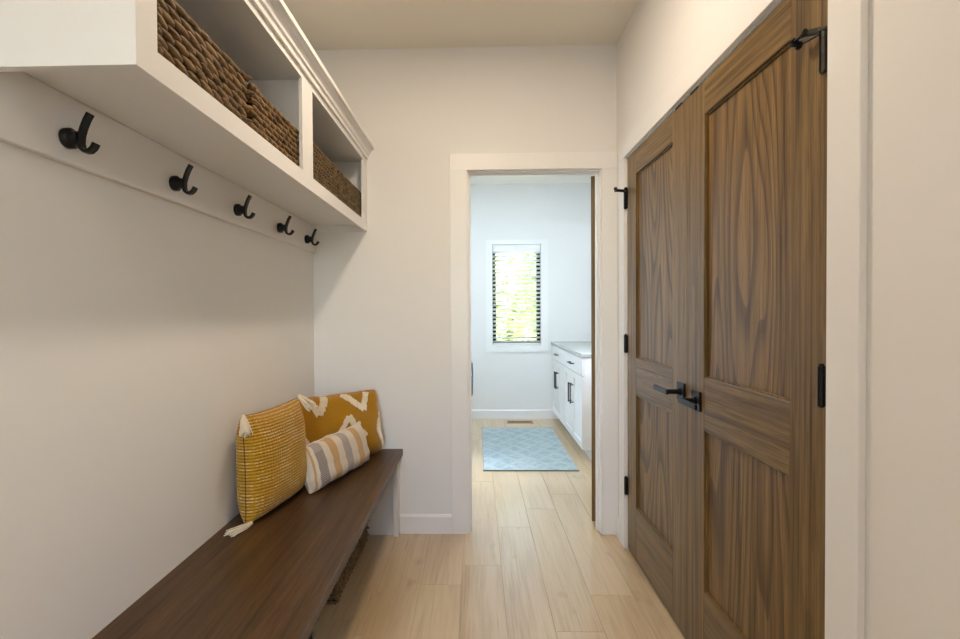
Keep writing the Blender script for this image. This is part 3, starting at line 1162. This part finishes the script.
# ------------------------------------------------------------------ laundry cabinets
M_counter = plain('grey_quartz', srgb(176, 174, 168), 0.25, 0, 40, 0.08)
CXF = 0.884


def shaker(bm, x, y0, y1, z0, z1, fr=0.055):
    bx(bm, x - 0.019, x, y0, y0 + fr, z0, z1)
    bx(bm, x - 0.019, x, y1 - fr, y1, z0, z1)
    bx(bm, x - 0.019, x, y0 + fr, y1 - fr, z0, z0 + fr)
    bx(bm, x - 0.019, x, y0 + fr, y1 - fr, z1 - fr, z1)
    bx(bm, x - 0.009, x - 0.001, y0 + fr, y1 - fr, z0 + fr, z1 - fr)


def bar_pull(par, x, pts, stand=0.03):
    bm = nbm()
    (ya, za), (yb, zb_) = pts
    d = Vector((0, yb - ya, zb_ - za)).normalized()
    a, b = Vector((x - stand, ya, za)), Vector((x - stand, yb, zb_))
    strap(bm, [a, b], 0.011, 0.009, (1, 0, 0))
    for q in (a + d * 0.012, b - d * 0.012):
        tube(bm, [q, Vector((x, q.y, q.z))], 0.005, 8)
    return obj('handle', bm, M_black, par)


def base_cabinet(y0, y1, label, flip=0):
    c = thing('base_cabinet', (1.18, (y0 + y1) / 2, 0), label, 'cabinet', 'laundry base cabinets')
    bm = nbm()
    bx(bm, CXF, 1.50, y0, y1, 0.10, 0.870)
    bx(bm, CXF + 0.065, 1.50, y0, y1, 0.001, 0.10)
    obj('body', bm, M_cab, c, fixn=False)
    g = 0.003
    bm = nbm()
    bx(bm, CXF - 0.019, CXF, y0 + g, y1 - g, 0.715, 0.862)
    dr = obj('drawer_front', bm, M_cab, c)
    ym = (y0 + y1) / 2
    bar_pull(dr, CXF - 0.019, ((ym - 0.08, 0.785), (ym + 0.08, 0.785)))
    for a, b, hy in ((y0 + g, ym - g / 2, ym - 0.045), (ym + g / 2, y1 - g, ym + 0.045)):
        bm = nbm()
        shaker(bm, CXF, a, b, 0.103, 0.709)
        d = obj('door', bm, M_cab, c, fixn=False)
        bar_pull(d, CXF - 0.019, ((hy, 0.42), (hy, 0.60)))
    return c


base_cabinet(4.165, 4.995, 'white base cabinet at the open end of the grey worktop')
base_cabinet(4.998, YF - 0.017, 'white base cabinet below the window wall, in the laundry corner')
ct = obj('countertop', box(CXF - 0.030, 1.52, 4.145, YF - 0.001, 0.8705, 0.902, 0.003), M_counter)
tag(ct, 'pale grey worktop lying on the white laundry cabinets', 'countertop')

# ------------------------------------------------------------------ washer (its front just shows past the jamb)
M_appl = paint('appliance_white', (0.86, 0.87, 0.88, 1), 0.22)
M_chrome = plain('dark_chrome', (0.06, 0.08, 0.10, 1), 0.25, 0.8)
WF = -0.088
wa = thing('washer', (-0.42, 4.45, 0), 'white front-loading washer just showing past the doorway casing', 'washer')
obj('body', box(-0.76, WF, 4.11, 4.79, 0.02, 1.0, 0.012, 2), M_appl, wa, smooth=True)
bm = nbm()
lathe(bm, (WF, 4.45, 0.66), (1, 0, 0), [(0.25, -0.005), (0.25, 0.008), (0.22, 0.020), (0.157, 0.032)], 40)
obj('door_surround', bm, M_appl, wa, smooth=True)
bm = nbm()
lathe(bm, (WF, 4.45, 0.66), (1, 0, 0), [(0.158, 0.030), (0.150, 0.042), (0.138, 0.046), (0.122, 0.043)], 40)
dr = obj('door_ring', bm, M_chrome, wa, smooth=True)
bm = nbm()
lathe(bm, (WF, 4.45, 0.66), (1, 0, 0), [(0.123, 0.041), (0.11, 0.036), (0.08, 0.032), (0, 0.030)], 40)
obj('door_glass', bm, M_black, dr, smooth=True)
cp = obj('control_panel', box(WF - 0.002, WF + 0.006, 4.13, 4.77, 0.915, 0.985, 0.003), M_appl, wa)
bm = nbm()
lathe(bm, (WF + 0.006, 4.45, 0.95), (1, 0, 0), [(0.028, 0), (0.026, 0.012), (0, 0.013)], 24)
obj('dial', bm, M_chrome, cp, smooth=True)
for y in (4.16, 4.74):
    for x in (-0.71, WF - 0.06):
        bm = nbm()
        lathe(bm, (x, y, 0.0005), (0, 0, 1), [(0, 0), (0.022, 0), (0.02, 0.012), (0.02, 0.022)], 12)
        obj('foot', bm, M_black, wa)

# ------------------------------------------------------------------ rug and floor register
def rug_mat():
    M = Mat('blue_diamond_rug')
    tc = M.n('ShaderNodeTexCoord')
    sep = M.n('ShaderNodeSeparateXYZ')
    M.l(tc.outputs['Object'], sep.inputs[0])
    a = M.math('ADD', M.math('MULTIPLY', sep.outputs[0], 6.0), M.math('MULTIPLY', sep.outputs[1], 4.2))
    b = M.math('SUBTRACT', M.math('MULTIPLY', sep.outputs[0], 6.0), M.math('MULTIPLY', sep.outputs[1], 4.2))
    la = M.math('LESS_THAN', tri_wave(M, a, 1), 0.28)
    lb = M.math('LESS_THAN', tri_wave(M, b, 1), 0.28)
    dia = M.math('MAXIMUM', la, lb)
    n1 = M.noise(M.objco((60, 160, 60)), 1.0, 3, 0.7)
    n2 = M.noise(M.objco((14, 14, 14)), 1.0, 3, 0.7)
    col = M.ramp(M.math('ADD', M.math('MULTIPLY', n1, 0.6), M.math('MULTIPLY', n2, 0.4)), [(0.3, srgb(118, 136, 142)), (0.5, srgb(158, 174, 178)), (0.7, srgb(198, 206, 202))])
    col = M.mix(M.math('MULTIPLY', dia, 0.22), col, srgb(206, 212, 208))
    M.set(col, 0.95)
    M.bump(n1, 0.4, 0.004)
    return M.m


rg = thing('area_rug', (0.413, 4.632, 0), 'pale blue area rug with a faded diamond pattern before the window', 'rug')
obj('pile', box(0.042, 0.786, 3.925, 5.345, 0.0006, 0.010, 0.002), rug_mat(), rg)
M_bind = plain('rug_binding', srgb(112, 120, 120), 0.9)
for a in ((3.915, 3.9245), (5.3455, 5.352)):
    obj('binding', box(0.038, 0.790, a[0], a[1], 0.0006, 0.009), M_bind, rg)

vt = thing('floor_register', (0.475, 5.66, 0), 'slatted brown floor register under the laundry window', 'vent')
M_vent = plain('register_wood', srgb(166, 128, 92), 0.5)
bm = nbm()
for a in ((0.325, 0.625, 5.600, 5.615), (0.325, 0.625, 5.705, 5.72), (0.325, 0.34, 5.615, 5.705), (0.61, 0.625, 5.615, 5.705)):
    bx(bm, a[0], a[1], a[2], a[3], 0.0006, 0.005)
obj('frame', bm, M_vent, vt, fixn=False)
obj('duct_shade_sheet', box(0.34, 0.61, 5.615, 5.705, 0.0006, 0.0012), plain('duct_shade', srgb(52, 36, 26), 0.9), vt)  # dark sheet painted in for the shade inside the duct
for k in range(11):
    x = 0.353 + k * 0.0243
    obj('slat', box(x - 0.004, x + 0.004, 5.615, 5.705, 0.0013, 0.004), M_vent, vt)

# ------------------------------------------------------------------ ceiling lamps (all out of the picture, the laundry one added to brighten that room)
def can_light(name, x, y, power, color, label, size=0.15):
    l = thing(name, (x, y, HC), label, 'ceiling light', 'round ceiling lights')
    bm = nbm()
    lathe(bm, (x, y, HC - 0.0005), (0, 0, -1), [(size / 2 + 0.001, 0), (size / 2 + 0.018, 0), (size / 2 + 0.016, 0.006), (size / 2 + 0.001, 0.008)], 32)
    obj('trim_ring', bm, M_trim, l, smooth=True)
    bm = nbm()
    lathe(bm, (x, y, HC - 0.0008), (0, 0, -1), [(0, 0.001), (size / 2, 0.001)], 32)
    obj('diffuser', bm, emit_mat(name + '_glow', color + (1,), 2.0), l)
    a = area_light('lamp', (x, y, HC - 0.012), (0, 0, 0), size, size, power, color, 'DISK', 178)
    a.parent = l
    a.location = (0, 0, -0.012)


WARM = (1.0, 0.825, 0.635)
can_light('ceiling_light', 0.0, 1.65, 11.6, WARM, 'round warm ceiling light over the bench and dark doors')
can_light('ceiling_light', -0.15, -0.60, 7.0, WARM, 'round warm ceiling light at the near end of the hall')
can_light('ceiling_light', 0.45, 4.25, 20, (0.66, 0.83, 1.0), 'added round cool light, out of view, brightening the laundry', 0.28)  # made-up lamp, put in for bright cool light in the laundry

# ------------------------------------------------------------------ garden outside the laundry window
M_grass = plain('lawn_grass', srgb(110, 130, 66), 0.95, 0, 3, 0.25)
struct('ground', box(-14, 14, YF + T + 0.01, 26, -0.5, -0.25), M_grass, 'sunlit lawn outside the laundry window', 'lawn')


def leaf_mat(name, c0, c1):
    M = Mat(name)
    n = M.noise(M.objco((2.5, 2.5, 2.5)), 1.0, 3)
    col = M.ramp(n, [(0.3, c0), (0.7, c1)])
    M.set(col, 0.7)
    tl_ = M.n('ShaderNodeBsdfTranslucent')
    M.l(col, tl_.inputs[0])
    mx = M.n('ShaderNodeMixShader')
    mx.inputs[0].default_value = 0.4
    M.l(M.b.outputs[0], mx.inputs[1])
    M.l(tl_.outputs[0], mx.inputs[2])
    M.l(mx.outputs[0], M.t.nodes['Material Output'].inputs[0])
    return M.m


M_leaf = [leaf_mat('tree_leaf', srgb(168, 180, 118), srgb(224, 228, 176)), leaf_mat('tree_leaf_dark', srgb(128, 144, 86), srgb(194, 202, 140))]
M_bark = plain('tree_bark', srgb(86, 70, 54), 0.95, 0, 12, 0.3, 0.4)


def tree(x, y, h, r, k, label):
    t = thing('garden_tree', (x, y, -0.25), label, 'tree', 'garden trees')
    bm = nbm()
    tube(bm, [(x, y, -0.25), (x + 0.05, y, h * 0.3), (x - 0.05, y + 0.05, h * 0.6), (x, y, h * 0.85)], [0.13, 0.11, 0.08, 0.03], 10)
    for q in range(6):
        a = q * 1.05
        z = h * (0.3 + 0.07 * q)
        tube(bm, [(x, y, z), (x + math.cos(a) * r * 0.6, y + math.sin(a) * r * 0.6, z + 0.5)], [0.05, 0.015], 6)
    obj('trunk', bm, M_bark, t, smooth=True)
    bm = nbm()
    for q in range(6000):
        dd = Vector((random.gauss(0, 1), random.gauss(0, 1), random.gauss(0, 1))).normalized()
        rr = random.random() ** 0.4
        c = Vector((x, y, h * 0.48)) + Vector((dd.x * r * rr, dd.y * r * rr, dd.z * h * 0.46 * rr))
        if c.z < -0.2:
            continue
        n_ = Vector((random.gauss(0, 1), random.gauss(0, 1), random.gauss(0, 1) + 0.8)).normalized()
        s1, s2 = frame_of(n_)
        l = random.uniform(0.08, 0.15)
        bm.faces.new([bm.verts.new(c + v) for v in (s1 * l, s2 * l * 0.5, -s1 * l, -s2 * l * 0.5)])
    f = obj('foliage', bm, M_leaf[k], t, fixn=False)
    f['kind'] = 'stuff'


tree(-0.6, 11.0, 4.2, 1.45, 0, 'bright leafy tree seen through the blind on the washer side')
tree(2.4, 12.0, 4.6, 1.5, 0, 'light green tree behind the blind on the cabinet side')
tree(1.0, 15.6, 5.5, 1.9, 1, 'darker green tree farther back behind the blind')
